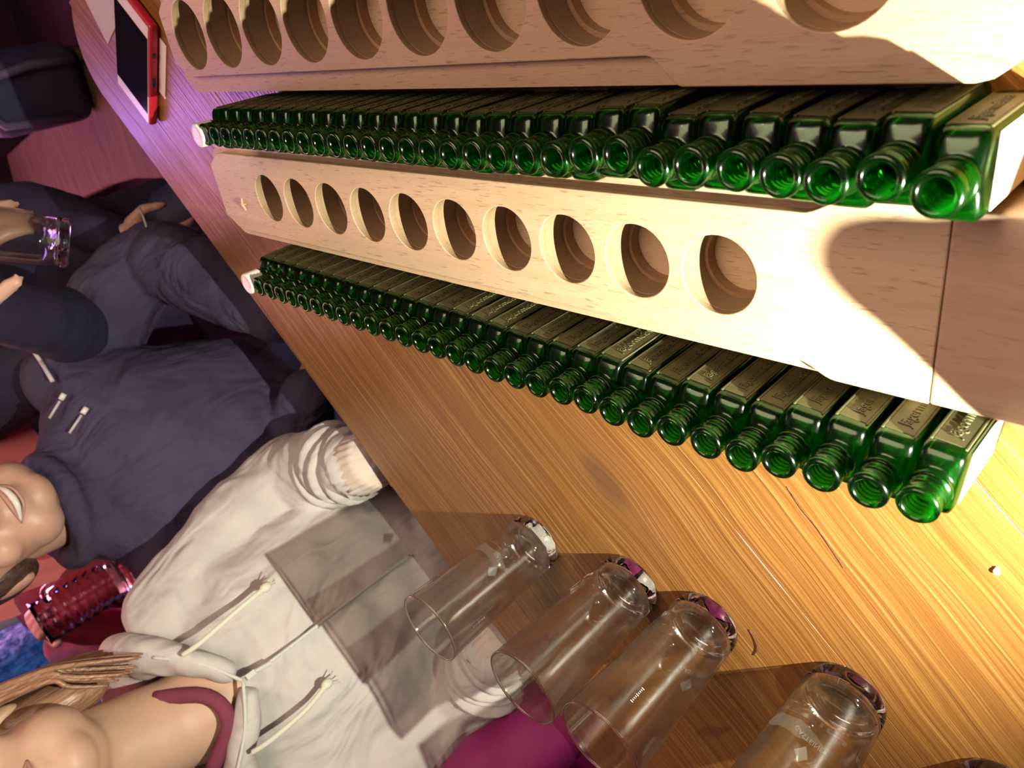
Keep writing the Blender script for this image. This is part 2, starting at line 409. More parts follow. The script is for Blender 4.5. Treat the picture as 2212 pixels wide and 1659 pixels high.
# ------------------------------------------------------------------ table: boards run along its straight edge
U = Vector((-0.53277, -0.84626, 0)); N = Vector((-0.84626, 0.53277, 0)); E0 = Vector((-0.418, 0.931, 0))
def S(lat, off, z): return tuple(E0 + U * lat + N * off + Vector((0, 0, z)))
CORNER = E0 + U * -0.265
table = empty('table', (CORNER.x, CORNER.y, FZ), (0, 0, math.atan2(U.y, U.x)))
tag(table, 'long varnished orange-brown board table with a rounded far corner', 'table')
TL, RC, TT = 1.75, 0.075, 0.042
seams = [0.0, 0.088, 0.257, 0.432, 0.600, 0.770, 0.92]
TW = seams[-1]
for i, (b0, b1) in enumerate(zip(seams, seams[1:])):
    g = 0.0002; lo = b0 + (g if i else 0); hi = b1 - (g if b1 < TW else 0)
    def xs(b):   # where the rounded far end starts at this distance from the straight edge
        d = min(b, TW - b)
        return RC - math.sqrt(max(0, RC * RC - (RC - d) ** 2)) if d < RC else 0.0
    bs = [lo + (hi - lo) * k / 16 for k in range(17)]
    if i in (0, len(seams) - 2): bs = [lo + (hi - lo) * (0.5 - 0.5 * math.cos(math.pi * k / 24)) for k in range(25)]
    ol = [(xs(b), b) for b in bs] + [(TL, hi), (TL, lo)]
    bm = bmesh.new()
    top = [bm.verts.new((x, y, -FZ)) for x, y in ol]; bot = [bm.verts.new((x, y, -FZ - TT)) for x, y in ol]
    bm.faces.new(top); bm.faces.new(list(reversed(bot))); n = len(ol)
    for k in range(n): bm.faces.new((top[(k + 1) % n], top[k], bot[k], bot[(k + 1) % n]))
    bmesh.ops.recalc_face_normals(bm, faces=bm.faces[:])
    be = [e for e in bm.edges if abs(e.verts[0].co.z - e.verts[1].co.z) < 1e-6 and e.verts[0].co.z > -FZ - 0.001]
    outer = [e for e in be if all((abs(v.co.y) < 1e-6 or v.co.x < RC + 1e-6 and abs(v.co.x - xs(v.co.y)) < 1e-6 or abs(v.co.x - TL) < 1e-6) for v in e.verts)]
    outer = [e for e in outer if not any(abs(e.verts[0].co.y - q) < 1e-6 and abs(e.verts[1].co.y - q) < 1e-6 for q in (lo if i else -9, hi if b1 < TW else -9))]
    inner = [e for e in be if e not in outer]
    bmesh.ops.bevel(bm, geom=inner, offset=0.0003, segments=1, affect='EDGES')
    outer = [e for e in outer if e.is_valid]
    if outer: bmesh.ops.bevel(bm, geom=outer, offset=0.006, segments=4, affect='EDGES')
    obj('board', bm, M_table, table)
for a in (0.25, TL - 0.3):
    for b_ in (0.2, TW - 0.2):
        bm = bmesh.new(); add_box(bm, (a, b_, (-FZ - TT) / 2), (0.07, 0.07, -FZ - TT), 0.004); obj('leg', bm, M_bench, table)

# ------------------------------------------------------------------ two oak serving boards
def serving_board(hole1, ang, n, pitch, R, half, full, x_reb0, x_reb1, x0, x1, label, handle=False, end=None, wood=None):
    wood = wood or M_oak
    t = empty('serving_board', (hole1[0], hole1[1], 0), (0, 0, ang))
    tag(t, label, 'serving board', 'oak boards with a row of round holes')
    H, D = 0.042, 0.0055
    holes = [circle(k * pitch, 0, R) for k in range(n)]
    def side(y, w):          # one long side, from far to near, of the upper layer
        tr = 0.020; out = []
        out.append((x0, w)); out.append((x_reb0 - tr, w))
        for k in range(1, 9):
            s_ = k / 8; out.append((x_reb0 - tr + tr * s_, w + (y - w) * (s_ * s_ * (3 - 2 * s_))))
        for k in range(0, 9):
            s_ = k / 8; out.append((x_reb1 + tr * s_, y + (w - y) * (s_ * s_ * (3 - 2 * s_))))
        return out
    def outline(up):
        if up:
            a = [(x0, half - 0.014), (x0 + 0.003, half - 0.011), (x0 + 0.020, half - 0.0015), (x0 + 0.030, half)]
            a += [p for p in side(half, full) if p[0] > x_reb1 - 0.001]
        else: a = [(x0, full - 0.013), (x0 + 0.004, full - 0.009), (x0 + 0.016, full - 0.001), (x0 + 0.024, full)]
        if handle: nr = [(x1 - 0.016, full), (x1 - 0.010, full - 0.0015), (x1 - 0.004, full - 0.006), (x1 - 0.001, full - 0.012), (x1, full - 0.018)]
        else: nr = [(x1, full)]
        a = a + nr
        return a + [(p[0], -p[1]) for p in reversed(a)]
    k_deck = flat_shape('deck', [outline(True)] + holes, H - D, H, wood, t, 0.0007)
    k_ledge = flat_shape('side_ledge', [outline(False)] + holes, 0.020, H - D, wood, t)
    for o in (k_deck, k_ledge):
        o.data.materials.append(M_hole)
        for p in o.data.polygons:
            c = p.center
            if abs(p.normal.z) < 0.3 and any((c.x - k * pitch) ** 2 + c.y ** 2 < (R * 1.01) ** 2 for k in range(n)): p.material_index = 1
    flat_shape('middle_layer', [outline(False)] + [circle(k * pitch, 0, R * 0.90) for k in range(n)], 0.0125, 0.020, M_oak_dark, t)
    flat_shape('base_plank', [outline(False)], 0.0, 0.0125, wood, t)
    if end:
        bm = bmesh.new(); add_box(bm, (x1 + end / 2 + 0.0004, 0, H / 2), (end, 2 * full, H), 0.0015)
        o = obj('end_cap', bm, M_oak_end, t)
    return t
ANG = math.atan2(-0.978, 0.209)
serving_board((-0.2967, 0.6265), ANG, 10, 0.0523, 0.0218, 0.0384, 0.0455, -0.062, 0.515, -0.103, 0.578,
              'oak board with ten round holes and glaring white near half between the bottle rows', False, 0.075)
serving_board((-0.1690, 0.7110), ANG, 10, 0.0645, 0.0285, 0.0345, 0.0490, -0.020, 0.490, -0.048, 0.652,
              'shaded oak serving board with ten large round holes at the top edge of the photo', True, wood=M_oak_shaded)
# a splinter lying on the board
bm = bmesh.new(); tube(bm, [(-0.006, 0, 0.0012), (0, 0.001, 0.002), (0.006, -0.001, 0.0012)], [0.0006, 0.0014, 0.0005], 6); tube(bm, [(-0.001, -0.005, 0.0011), (0.001, 0, 0.0026), (0.0, 0.006, 0.0012)], [0.0005, 0.0013, 0.0006], 6)
tag(obj('wood_chip', bm, M_chip, None, (-0.318, 0.677, 0.042), (0, 0, 0.5)), 'tiny pale cross-shaped wood splinter on the far end of the middle board', 'wood chip')

# ------------------------------------------------------------------ the little green bottles
def sup(a, b, n, z, seg=32):
    out = []
    for i in range(seg):
        t = 2 * math.pi * (i + 0.5) / seg; c, s = math.cos(t), math.sin(t)
        out.append((a * math.copysign(abs(c) ** (2 / n), c), b * math.copysign(abs(s) ** (2 / n), s), z))
    return out
def bottle_mesh():
    A, B = 0.0096, 0.0172
    bm = bmesh.new(); R = []
    for z, k in ((0.0, 0.86), (0.0012, 0.97), (0.003, 1.0), (0.030, 1.0), (0.0605, 1.0), (0.0635, 0.985)): R.append(sup(A * k, B * k, 7, z))
    for z, a, b, n in ((0.0655, 0.0090, 0.0155, 5), (0.0668, 0.0084, 0.0128, 3.4), (0.0675, 0.0081, 0.0098, 2.4)): R.append(sup(a, b, n, z))
    for z, r in ((0.0680, 0.0081), (0.0700, 0.0081), (0.0706, 0.0090), (0.0714, 0.0095), (0.0728, 0.0095), (0.0735, 0.0089), (0.0740, 0.0081),
                 (0.0750, 0.0081), (0.0755, 0.0088), (0.0762, 0.0088), (0.0767, 0.0081), (0.0777, 0.0081), (0.0782, 0.0088), (0.0789, 0.0088), (0.0794, 0.0081), (0.0804, 0.0081),
                 (0.0809, 0.0088), (0.0815, 0.0089), (0.0822, 0.0084), (0.0832, 0.0088), (0.0842, 0.0092), (0.0856, 0.0092), (0.0866, 0.0085), (0.0870, 0.0075), (0.0868, 0.0065), (0.0858, 0.0059),
                 (0.0830, 0.0056), (0.0760, 0.0056), (0.0690, 0.0056)): R.append(sup(r, r, 2, z))
    for z, a, b, n in ((0.0655, 0.0060, 0.0072, 2.4), (0.0640, 0.0070, 0.0118, 3.4), (0.0620, 0.0074, 0.0142, 5)): R.append(sup(a, b, n, z))
    for z, k in ((0.058, 1.0), (0.030, 1.0), (0.008, 1.0), (0.0055, 0.9), (0.0045, 0.7)): R.append(sup(0.0075 * k, 0.0147 * k, 6, z))
    rings_mesh(bm, R); me = bpy.data.meshes.new('bottle_glass'); bm.normal_update(); bm.to_mesh(me); bm.free()
    for p in me.polygons: p.use_smooth = True
    me.materials.append(M_green); return me
BOT = bottle_mesh()
TXT = text_mesh('J\u00e4germeister', 0.0078, 0.00030); TXT.materials.append(M_emboss)
TXT.transform(Matrix(((0, -1, 0, 0), (0, 0, 1, 0), (-1, 0, 0, 0), (0, 0, 0, 1))))
def label_mesh():
    bm = bmesh.new()
    add_box(bm, (0.00968, 0.0, 0.0335), (0.00016, 0.029, 0.046)); n0 = len(bm.faces)
    me = bpy.data.meshes.new('paper_label'); bm.to_mesh(me); bm.free(); me.materials.append(M_label); return me
LAB = label_mesh()
bm = bmesh.new(); add_box(bm, (0, 0.01735, 0.0345), (0.0128, 0.0003, 0.0490), 0.00012)
for x in (-0.0072, 0.0072): add_box(bm, (x, 0.0171, 0.0345), (0.0012, 0.0010, 0.0510), 0.0003)
PANEL = bpy.data.meshes.new('panel'); bm.to_mesh(PANEL); bm.free(); PANEL.materials.append(M_emboss)
bm = bmesh.new(); lathe(bm, [(0.0098, 0.0), (0.0100, 0.0006), (0.0100, 0.0135), (0.0094, 0.0145), (0.0080, 0.0147)], 28); CAPM = bpy.data.meshes.new('cap'); bm.to_mesh(CAPM); bm.free(); CAPM.materials.append(M_cap)
ROW1 = [(-0.110, 0.068), (-0.110, 0.088), (-0.117, 0.107), (-0.120, 0.1255), (-0.123, 0.145), (-0.127, 0.166), (-0.133, 0.1855), (-0.1325, 0.2045), (-0.138, 0.225), (-0.145, 0.2435), (-0.149, 0.263), (-0.154, 0.283), (-0.158, 0.302), (-0.163, 0.3215), (-0.166, 0.340)]
ROW1 += [(-0.166 - 0.063 * k / 15.5, 0.340 + 0.300 * k / 15.5) for k in range(1, 16)] + [(-0.230, 0.641)]
ROW2 = [(-0.240, 0.0335), (-0.2455, 0.0535), (-0.250, 0.0745), (-0.255, 0.095), (-0.263, 0.1135), (-0.267, 0.1335), (-0.271, 0.1545), (-0.277, 0.174), (-0.280, 0.1935), (-0.282, 0.213), (-0.286, 0.232), (-0.291, 0.2515), (-0.2945, 0.2705), (-0.299, 0.2895), (-0.302, 0.3085), (-0.305, 0.327), (-0.308, 0.346), (-0.312, 0.364)]
ROW2 += [(-0.312 - 0.052 * k / 13, 0.364 + 0.251 * k / 13) for k in range(1, 14)]
ORD = ['nearest', 'second', 'third', 'fourth', 'fifth', 'sixth', 'seventh', 'eighth', 'ninth', 'tenth', 'eleventh', 'twelfth', 'thirteenth', 'fourteenth', 'fifteenth', 'sixteenth', 'seventeenth', 'eighteenth', 'nineteenth', 'twentieth', 'twenty-first', 'twenty-second', 'twenty-third', 'twenty-fourth', 'twenty-fifth', 'twenty-sixth', 'twenty-seventh', 'twenty-eighth', 'twenty-ninth', 'thirtieth']
def row(pts, where, grp, tw=0.0):
    for i, (x, y) in enumerate(pts):
        last = i == len(pts) - 1
        o = obj('bottle', BOT, None, None, (x, y, 0), (0, 0, ANG + tw + random.uniform(-0.012, 0.012)))
        e = obj('embossed_lettering', TXT, None, o, (0, 0.0177, 0.034)); obj('tan_reflection_panel', PANEL, None, o)
        if i == 0: obj('paper_label', LAB, None, o)['label'] = 'pale paper label on the broad face'
        if last:
            tag(o, 'capped small green bottle at the far end of the row ' + where, 'bottle', grp)
            c = obj('cap', CAPM, None, o, (0, 0, 0.0735), smooth=False); c['label'] = 'round white metal cap'
            bm = bmesh.new(); lathe(bm, [(0.0074, 0.0), (0.0074, 0.0003)], 24); bmesh.ops.delete(bm, geom=[v for v in bm.verts if v.co.y < -0.0025], context='VERTS')
            k = obj('cap_print', bm, M_red, c, (0, 0, 0.0147))
        else:
            tag(o, 'open green bottle, %s from the near end of the row %s' % (ORD[i], where) if i else 'open green bottle at the near end of the row ' + where, 'bottle', grp)
row(ROW1, 'between the two boards', 'small green bottles between the two boards')
row(ROW2, 'facing the glasses', 'small green bottles along the table side of the middle board', -0.10)

# ------------------------------------------------------------------ drinking glasses
def ro_of(z, h=0.136, rb=0.0272, rt=0.0325): return rb + (rt - rb) * (z / h)
def tumbler_meshes(h=0.136, rb=0.0272):
    ro = ro_of; bm = bmesh.new()
    prof = [(ro(0.0135), 0.0135)] + [(ro(z), z) for z in (0.03, 0.06, 0.09, 0.12, h - 0.0008)] + [(ro(h) - 0.0003, h), (ro(h) - 0.0010, h), (ro(h) - 0.0013, h - 0.0008)]
    prof += [(ro(z) - 0.0013 - 0.0007 * (1 - z / h), z) for z in (0.12, 0.09, 0.06, 0.03)] + [(ro(0.0135) - 0.0022, 0.0135)]
    lathe(bm, prof, 64, cap0=False, cap1=False)
    n = 64; bm.verts.ensure_lookup_table(); A = bm.verts[:n]; B = bm.verts[-n:]
    for i in range(n): bm.faces.new((A[(i + 1) % n], A[i], B[i], B[(i + 1) % n]))
    bmesh.ops.recalc_face_normals(bm, faces=bm.faces[:]); wall = bpy.data.meshes.new('tumbler_wall'); bm.to_mesh(wall); bm.free()
    bm = bmesh.new()
    lathe(bm, [(rb * 0.60, 0.0022), (rb * 0.80, 0.0006), (rb * 0.90, 0.0), (rb * 0.97, 0.001), (ro(0.004), 0.004), (ro(0.0132), 0.0132), (ro(0.0134) - 0.0022, 0.0134), (rb - 0.0065, 0.0118), (rb - 0.010, 0.0104), (rb - 0.018, 0.0108), (0.004, 0.0120)], 64)
    bmesh.ops.recalc_face_normals(bm, faces=bm.faces[:]); foot = bpy.data.meshes.new('tumbler_foot'); bm.to_mesh(foot); bm.free()
    for me, m in ((wall, M_thin), (foot, M_clear)):
        me.materials.append(m)
        for p in me.polygons: p.use_smooth = True
    return wall, foot
TUM, FOOT = tumbler_meshes(); RO = ro_of
bm = bmesh.new(); rr_ = ro_of(0.136) - 0.0007
lathe(bm, [(rr_ + 0.0010 * math.cos(a), 0.1360 + 0.0010 * math.sin(a)) for a in [2 * math.pi * k / 10 for k in range(11)]], 64, cap0=False, cap1=False)
bmesh.ops.remove_doubles(bm, verts=bm.verts[:], dist=1e-6); bmesh.ops.recalc_face_normals(bm, faces=bm.faces[:])
RIM = bpy.data.meshes.new('rim'); bm.to_mesh(RIM); bm.free(); RIM.materials.append(M_clear)
for p in RIM.polygons: p.use_smooth = True
def wrap(me, r_of, a0, z0):     # bend a flat mark around the glass wall; x becomes azimuth, y height
    for v in me.vertices:
        z = z0 + v.co.y; r = r_of(z) + 0.0001 + max(0, v.co.z); a = a0 + v.co.x / r
        v.co = (r * math.cos(a), r * math.sin(a), z)
    return me
def diamond(s):
    bm = bmesh.new(); vs = [bm.verts.new(p) for p in ((0, -s, 0.0001), (s * 0.75, 0.1 * s, 0.0001), (0.1 * s, s, 0.0001), (-s * 0.75, 0.2 * s, 0.0001))]
    f = bm.faces.new(vs); r = bmesh.ops.extrude_face_region(bm, geom=[f]); bmesh.ops.translate(bm, vec=(0, 0, 0.00008), verts=[v for v in r['geom'] if isinstance(v, bmesh.types.BMVert)])
    me = bpy.data.meshes.new('diamond'); bm.to_mesh(me); bm.free(); return me
GL = [((-0.5606, 0.3215), 2.5, 'clear tumbler farthest from the camera, standing alone by the table edge'),
      ((-0.5280, 0.2140), 1.2, 'clear tumbler just in front of the lone one, its rim touching a nearer glass'),
      ((-0.5125, 0.1420), 3.6, 'clear tumbler near the bottom edge, its base beside a dark hair'),
      ((-0.4915, 0.0340), 2.95, 'clear tumbler in the lower right with white lettering and a diamond mark'),
      ((-0.4880, -0.0645), 5.6, 'clear tumbler of which only the base edge shows in the bottom right corner')]
for (xy, az, lab) in GL:
    t = obj('drinking_glass', TUM, None, None, (xy[0], xy[1], 0.0)); tag(t, lab, 'glass', 'empty clear tumblers on the table'); obj('thick_foot', FOOT, None, t); obj('rim', RIM, None, t)
    tm = text_mesh('GASTEINER', 0.0052, 0.00006); tm.materials.append(M_etch); obj('lettering', wrap(tm, RO, az, 0.031), None, t)
    dm = diamond(0.0068); dm.materials.append(M_etch); obj('diamond_mark', wrap(dm, RO, az, 0.043), None, t)
    bm = bmesh.new()
    for k in range(9): add_box(bm, (-0.004 + 0.0, 0.0 + k * 0.0016, 0.0001), (0.0012 if k % 4 else 0.0022, 0.0004, 0.0001))
    me = bpy.data.meshes.new('scale'); bm.to_mesh(me); bm.free(); me.materials.append(M_etch); obj('fill_scale', wrap(me, RO, az + 2.6, 0.100), None, t)

# ------------------------------------------------------------------ phone, papers and crumbs
ph = empty('phone', (-0.232, 0.930, 0.0), (0, 0, math.atan2(-0.066, 0.107)))
tag(ph, 'black-screened phone in a red case lying at the far end of the table', 'phone')
PL, PW = 0.142, 0.072
bm = bmesh.new(); add_box(bm, (0, 0, 0.0065), (PL, PW, 0.0105), 0.0035); obj('case', bm, M_redcase, ph)
bm = bmesh.new(); add_box(bm, (0, 0, 0.0119), (PL - 0.006, PW - 0.006, 0.0012), 0.0005); obj('face_plate', bm, M_bezel, ph)['label'] = 'white front with broad bands at both ends'
bm = bmesh.new(); add_box(bm, (0, 0, 0.0127), (PL - 0.036, PW - 0.007, 0.0006)); obj('screen', bm, M_screen, ph)['label'] = 'black unlit screen'
bm = bmesh.new(); lathe(bm, [(0.0050, 0.0), (0.0050, 0.0003), (0.0044, 0.0003)], 24); obj('home_button', bm, M_bezel, ph, (-PL / 2 + 0.0105, 0, 0.0125))
for x in (-0.005, 0.033): bm = bmesh.new(); add_box(bm, (x, -PW / 2 - 0.0003, 0.0072), (0.013 if x < 0 else 0.006, 0.0016, 0.0045), 0.0007); obj('side_button', bm, M_dark, ph)
bm = bmesh.new(); add_box(bm, (0, 0, 0.0006), (0.074, 0.013, 0.0010), 0.0003, 0); 
tag(obj('paper_strip', bm, M_white, None, (-0.2385, 0.8845, 0), (0, 0, math.atan2(-0.0445, 0.072))), 'narrow white paper strip between the red phone and the board', 'paper')
bm = bmesh.new()
g = [[bm.verts.new((-0.075 + 0.15 * i / 14, -0.05 + 0.1 * j / 10, 0.0009 + 0.0022 * (1 + math.sin(i * 0.9 + j * 0.35)) * (i / 14) * (0.25 + 0.75 * (j / 10)))) for j in range(11)] for i in range(15)]
for i in range(14):
    for j in range(10): bm.faces.new((g[i][j], g[i + 1][j], g[i + 1][j + 1], g[i][j + 1]))
bmesh.ops.solidify(bm, geom=bm.faces[:], thickness=0.0005)
tag(obj('napkin', bm, M_white, None, (-0.153, 0.985, 0.0), (0, 0, -1.0)), 'crumpled glossy white paper behind the phone at the table end', 'paper')
bm = bmesh.new(); ball(bm, (0, 0, 0.0014), (0.0022, 0.0018, 0.0014), sub=2); ball(bm, (0.0016, 0.0006, 0.0012), (0.0012, 0.001, 0.0011), sub=1); ball(bm, (-0.0014, -0.001, 0.001), (0.001, 0.0012, 0.001), sub=1)
tag(obj('crumb', bm, M_white, None, (-0.3275, -0.0035, 0)), 'small white crumb on the bright near part of the table', 'crumb')
def hair_strand(pts, r, label):
    bm = bmesh.new(); tube(bm, smooth_path(pts, 6), r, 6); tag(obj('hair_strand', bm, M_hair2, None), label, 'hair')
hair_strand([(-0.4925, 0.1095, 0.0007), (-0.4985, 0.1035, 0.0010), (-0.5060, 0.1000, 0.0011), (-0.516, 0.101, 0.0007)], 0.0005, 'short curved dark hair on the table between two tumblers')
hair_strand([(-0.3465, 0.1140, 0.0004), (-0.3570, 0.1020, 0.0005), (-0.366, 0.088, 0.0006), (-0.385, 0.066, 0.0004)], 0.00018, 'long thin hair on the table below the nearest bottles')
# unseen blocker, added and shaped to cast the shadow over the near board ends
blocker = empty('shadow_blocker', (-0.1700, -0.0500, 0.0)); tag(blocker, 'unseen dark cone-topped blocker, added beside the near end of the boards', 'blocker')
bm = bmesh.new(); lathe(bm, [(0.026, 0.0), (0.030, 0.002), (0.034, 0.02), (0.036, 0.05), (0.0355, 0.074)], 40); obj('body', bm, M_dark, blocker, smooth=True)
bm = bmesh.new(); lathe(bm, [(0.0365, 0.0742), (0.0365, 0.080), (0.0322, 0.0863), (0.027, 0.0912), (0.020, 0.0980), (0.0140, 0.1042), (0.0105, 0.1085), (0.0080, 0.1107), (0.0047, 0.1120), (0.001, 0.1126)], 40); obj('cone_top', bm, M_dark, blocker, smooth=True)

# ------------------------------------------------------------------ people
LOC = Matrix(((U.x, N.x, 0), (U.y, N.y, 0), (0, 0, 1)))     # lateral, away from table, up
def Sp(p): return S(*p)
def rotm(yaw, pitch=0.0, roll=0.0):
    # head frame: x = person's right, y = back, z = up, in the seat frame, then to the world
    return LOC @ (Matrix.Rotation(yaw, 3, 'Z') @ Matrix.Rotation(pitch, 3, 'X') @ Matrix.Rotation(roll, 3, 'Y'))
def head(root, c, rot, skin, hairmat, hair_fn, smile=False, neck=None, extra=None, body_bm=None):
    """face towards -y of the head frame; everything in one skin with the neck and the rest of the body"""
    bm = body_bm or bmesh.new(); c = Vector(c)
    def P(x, y, z): return tuple(c + rot @ Vector((x, y, z)))
    def B(p, r, rt=None): ball(bm, P(*p), r, rot if rt is None else rot @ rt)
    B((0, 0.012, 0.035), (0.076, 0.094, 0.088)); B((0, -0.025, -0.03), (0.060, 0.066, 0.072))
    B((0, -0.058, -0.078), (0.030, 0.026, 0.022)); B((0.028, -0.035, -0.06), (0.034, 0.045, 0.034)); B((-0.028, -0.035, -0.06), (0.034, 0.045, 0.034))
    B((0, -0.072, 0.030), (0.044, 0.020, 0.022))
    for s in (-1, 1):
        B((s * 0.040, -0.062, -0.012), (0.026, 0.022, 0.024)); B((s * 0.077, 0.012, 0.0), (0.010, 0.020, 0.031)); B((s * 0.012, -0.096, -0.020), (0.010, 0.010, 0.008))
    tube(bm, [P(0, -0.080, 0.025), P(0, -0.094, 0.0), P(0, -0.106, -0.016), P(0, -0.086, -0.024)], [0.008, 0.010, 0.0125, 0.008], 10)
    B((0, -0.083, -0.042), (0.026, 0.012, 0.008)); B((0, -0.080, -0.058), (0.022, 0.012, 0.008))
    hb = bmesh.new(); hair_fn(hb, P, rot); fuse('hair', hb, hairmat, root, 0.0045, 2, [(0.03, 0.004)])
    for s in (-1, 1):
        e = bmesh.new(); ball(e, P(s * 0.031, -0.077, 0.006), (0.012, 0.010, 0.0075), rot, 2); obj('eye', e, M_eye, root, smooth=True)
    m = bmesh.new()
    if smile:
        tube(m, smooth_path([P(-0.027, -0.0830, -0.0450), P(-0.013, -0.0945, -0.0505), P(0, -0.0970, -0.0520), P(0.013, -0.0945, -0.0505), P(0.027, -0.0830, -0.0450)], 4), lerp_list([0.0012, 0.0036, 0.0044, 0.0036, 0.0012], 4), 8); obj('teeth', m, M_teeth, root, smooth=True)
        for dz, yy in ((0.0058, 0), (-0.0062, 0.001)):
            l = bmesh.new(); tube(l, smooth_path([P(-0.029, -0.0800, -0.0445), P(-0.014, -0.0935 + yy, -0.0505 + dz), P(0, -0.0965 + yy, -0.0520 + dz * 1.15), P(0.014, -0.0935 + yy, -0.0505 + dz), P(0.029, -0.0800, -0.0445)], 4), lerp_list([0.0012, 0.0023, 0.0026, 0.0023, 0.0012], 4), 8); obj('lip', l, M_lip, root, smooth=True)
    else:
        for dz in (0.0030, -0.0034):
            l = bmesh.new(); tube(l, smooth_path([P(-0.023, -0.0830, -0.0500), P(-0.010, -0.0935, -0.0500 + dz), P(0, -0.0955, -0.0500 + dz), P(0.010, -0.0935, -0.0500 + dz), P(0.023, -0.0830, -0.0500)], 4), lerp_list([0.0012, 0.0034, 0.0036, 0.0034, 0.0012], 4), 8); obj('lip', l, M_lip, root, smooth=True)
    return bm
def hand(bm, wrist, d, up, side, size=1.0, curl=0.5, thumb=1):
    """palm along d from the wrist, back of the hand towards up; five fingers of their own length"""
    d = Vector(d).normalized(); up = Vector(up); up = (up - d * up.dot(d)).normalized(); s = d.cross(up) * side; wv = Vector(wrist); k = size
    tube(bm, [wv, wv + d * 0.03 * k, wv + d * 0.085 * k], [(0.013 * k, 0.024 * k), (0.014 * k, 0.036 * k), (0.011 * k, 0.040 * k)], 12, None, up)
    for i, L in enumerate((0.072, 0.082, 0.077, 0.060)):
        b0 = wv + d * 0.080 * k + s * (0.030 - 0.020 * i) * k; pts = [b0]; a = 0.15
        for f in (0.45, 0.32, 0.25):
            a += curl; dirv = d * math.cos(a) - up * math.sin(a); pts.append(pts[-1] + dirv * L * f * k)
        tube(bm, smooth_path(pts, 3), lerp_list([0.0098 * k, 0.0088 * k, 0.008 * k, 0.0065 * k], 3), 10); ball(bm, pts[-1], 0.0066 * k, sub=2)
    t0 = wv + d * 0.028 * k + s * 0.030 * k; t1 = t0 + (d * 0.6 + s * 0.7 - up * 0.3).normalized() * 0.042 * k; t2 = t1 + (d * 0.85 + s * 0.15 - up * 0.5).normalized() * 0.032 * k
    tube(bm, [t0, t1, t2], [0.013 * k, 0.0105 * k, 0.0085 * k], 10); ball(bm, t2, 0.0086 * k, sub=2)
def torso(bm, secs, seg=28):
    rings = []
    for (lat, off, z, rl, ro) in secs:
        rings.append([S(lat + rl * math.copysign(abs(math.cos(a)) ** 0.85, math.cos(a)), off + ro * math.copysign(abs(math.sin(a)) ** 0.85, math.sin(a)), z) for a in [2 * math.pi * k / seg for k in range(seg)]])
    rings_mesh(bm, rings)

# ---- person in the pale hoodie
pb = empty('person', S(0.52, 0.30, FZ)); pb['in_world'] = 1; tag(pb, 'seated person in a pale grey zipped hoodie with cream drawstrings, hands at the table edge', 'person')
bm = bmesh.new()
hc = S(0.463, 0.205, 0.455); hr = rotm(0.10, -0.30, -0.12)
def long_hair(hb, P, rot):
    ball(hb, P(0, 0.024, 0.048), (0.084, 0.098, 0.088), rot)
    for s in (-1, 1): ball(hb, P(s * 0.058, 0.045, -0.03), (0.030, 0.050, 0.080), rot)
def strands(P, sides):
    hb = bmesh.new(); rnd = random.Random(3)
    for s, n_, ymin, ymax in sides:
        for k in range(n_):
            y = rnd.uniform(ymin, ymax); d = rnd.uniform(-0.004, 0.012); e = rnd.uniform(-0.012, 0.012); L = rnd.uniform(0.70, 0.95)
            tube(hb, smooth_path([P(s * 0.030, y * 0.5, 0.132 + d * 0.3), P(s * (0.082 + d), y, 0.055), P(s * (0.092 + d), y + e * 0.4, -0.01), P(s * (0.086 + d), y + e + 0.010, -0.075), P(s * (0.070 + d), y + e * 1.6 + 0.022, -0.125 * L), P(s * (0.052 + d), y + e * 2 + 0.040, -0.165 * L)], 5), lerp_list([0.0022, 0.0034, 0.0036, 0.0034, 0.0028, 0.0012], 5), 6)
    return hb
bm = head(pb, hc, hr, M_skin, M_hair, long_hair, False, body_bm=bm)
def PH(x, y, z): return tuple(Vector(hc) + hr @ Vector((x, y, z)))
obj('hair_strand', strands(PH, ((-1, 95, -0.035, 0.085), (1, 50, 0.02, 0.085))), M_hair, pb, smooth=True)
tube(bm, [S(0.515, 0.255, 0.22), S(0.505, 0.245, 0.30), S(0.48, 0.215, 0.40)], [(0.075, 0.075), (0.056, 0.056), (0.054, 0.056)], 20)
torso(bm, [(0.52, 0.33, -0.22, 0.14, 0.10), (0.52, 0.29, 0.0, 0.13, 0.085), (0.52, 0.285, 0.17, 0.13, 0.070), (0.52, 0.285, 0.245, 0.07, 0.045)])
for pts in ((S(0.385, 0.26, 0.235), S(0.335, 0.245, 0.03), S(0.392, 0.05, -0.012)), (S(0.655, 0.26, 0.235), S(0.712, 0.23, 0.03), S(0.672, 0.045, -0.018))): limb(bm, pts, [0.034, 0.030, 0.024])
hand(bm, S(0.395, 0.045, -0.015), U * 0.35 - N * 0.2 - Vector((0, 0, 0.9)), -N, 1, 0.92, 0.25)
hand(bm, S(0.670, 0.042, -0.02), -U * 0.35 - N * 0.2 - Vector((0, 0, 0.9)), -N, -1, 0.92, 0.25)
for l0 in (0.44, 0.60): limb(bm, [S(l0, 0.33, -0.23), S(l0 + (l0 - 0.52) * 0.5, -0.08, -0.20), S(l0 + (l0 - 0.52) * 0.4, 0.0, FZ + 0.10)], [0.070, 0.055, 0.035]); 
fuse('body', bm, M_skin, pb, 0.0055, 5)
bm = bmesh.new()
torso(bm, [(0.52, 0.325, -0.205, 0.178, 0.138), (0.52, 0.29, -0.10, 0.176, 0.136), (0.52, 0.276, 0.0, 0.170, 0.128), (0.52, 0.268, 0.10, 0.172, 0.122), (0.52, 0.268, 0.18, 0.178, 0.112), (0.52, 0.278, 0.235, 0.160, 0.090), (0.52, 0.285, 0.27, 0.105, 0.064)])
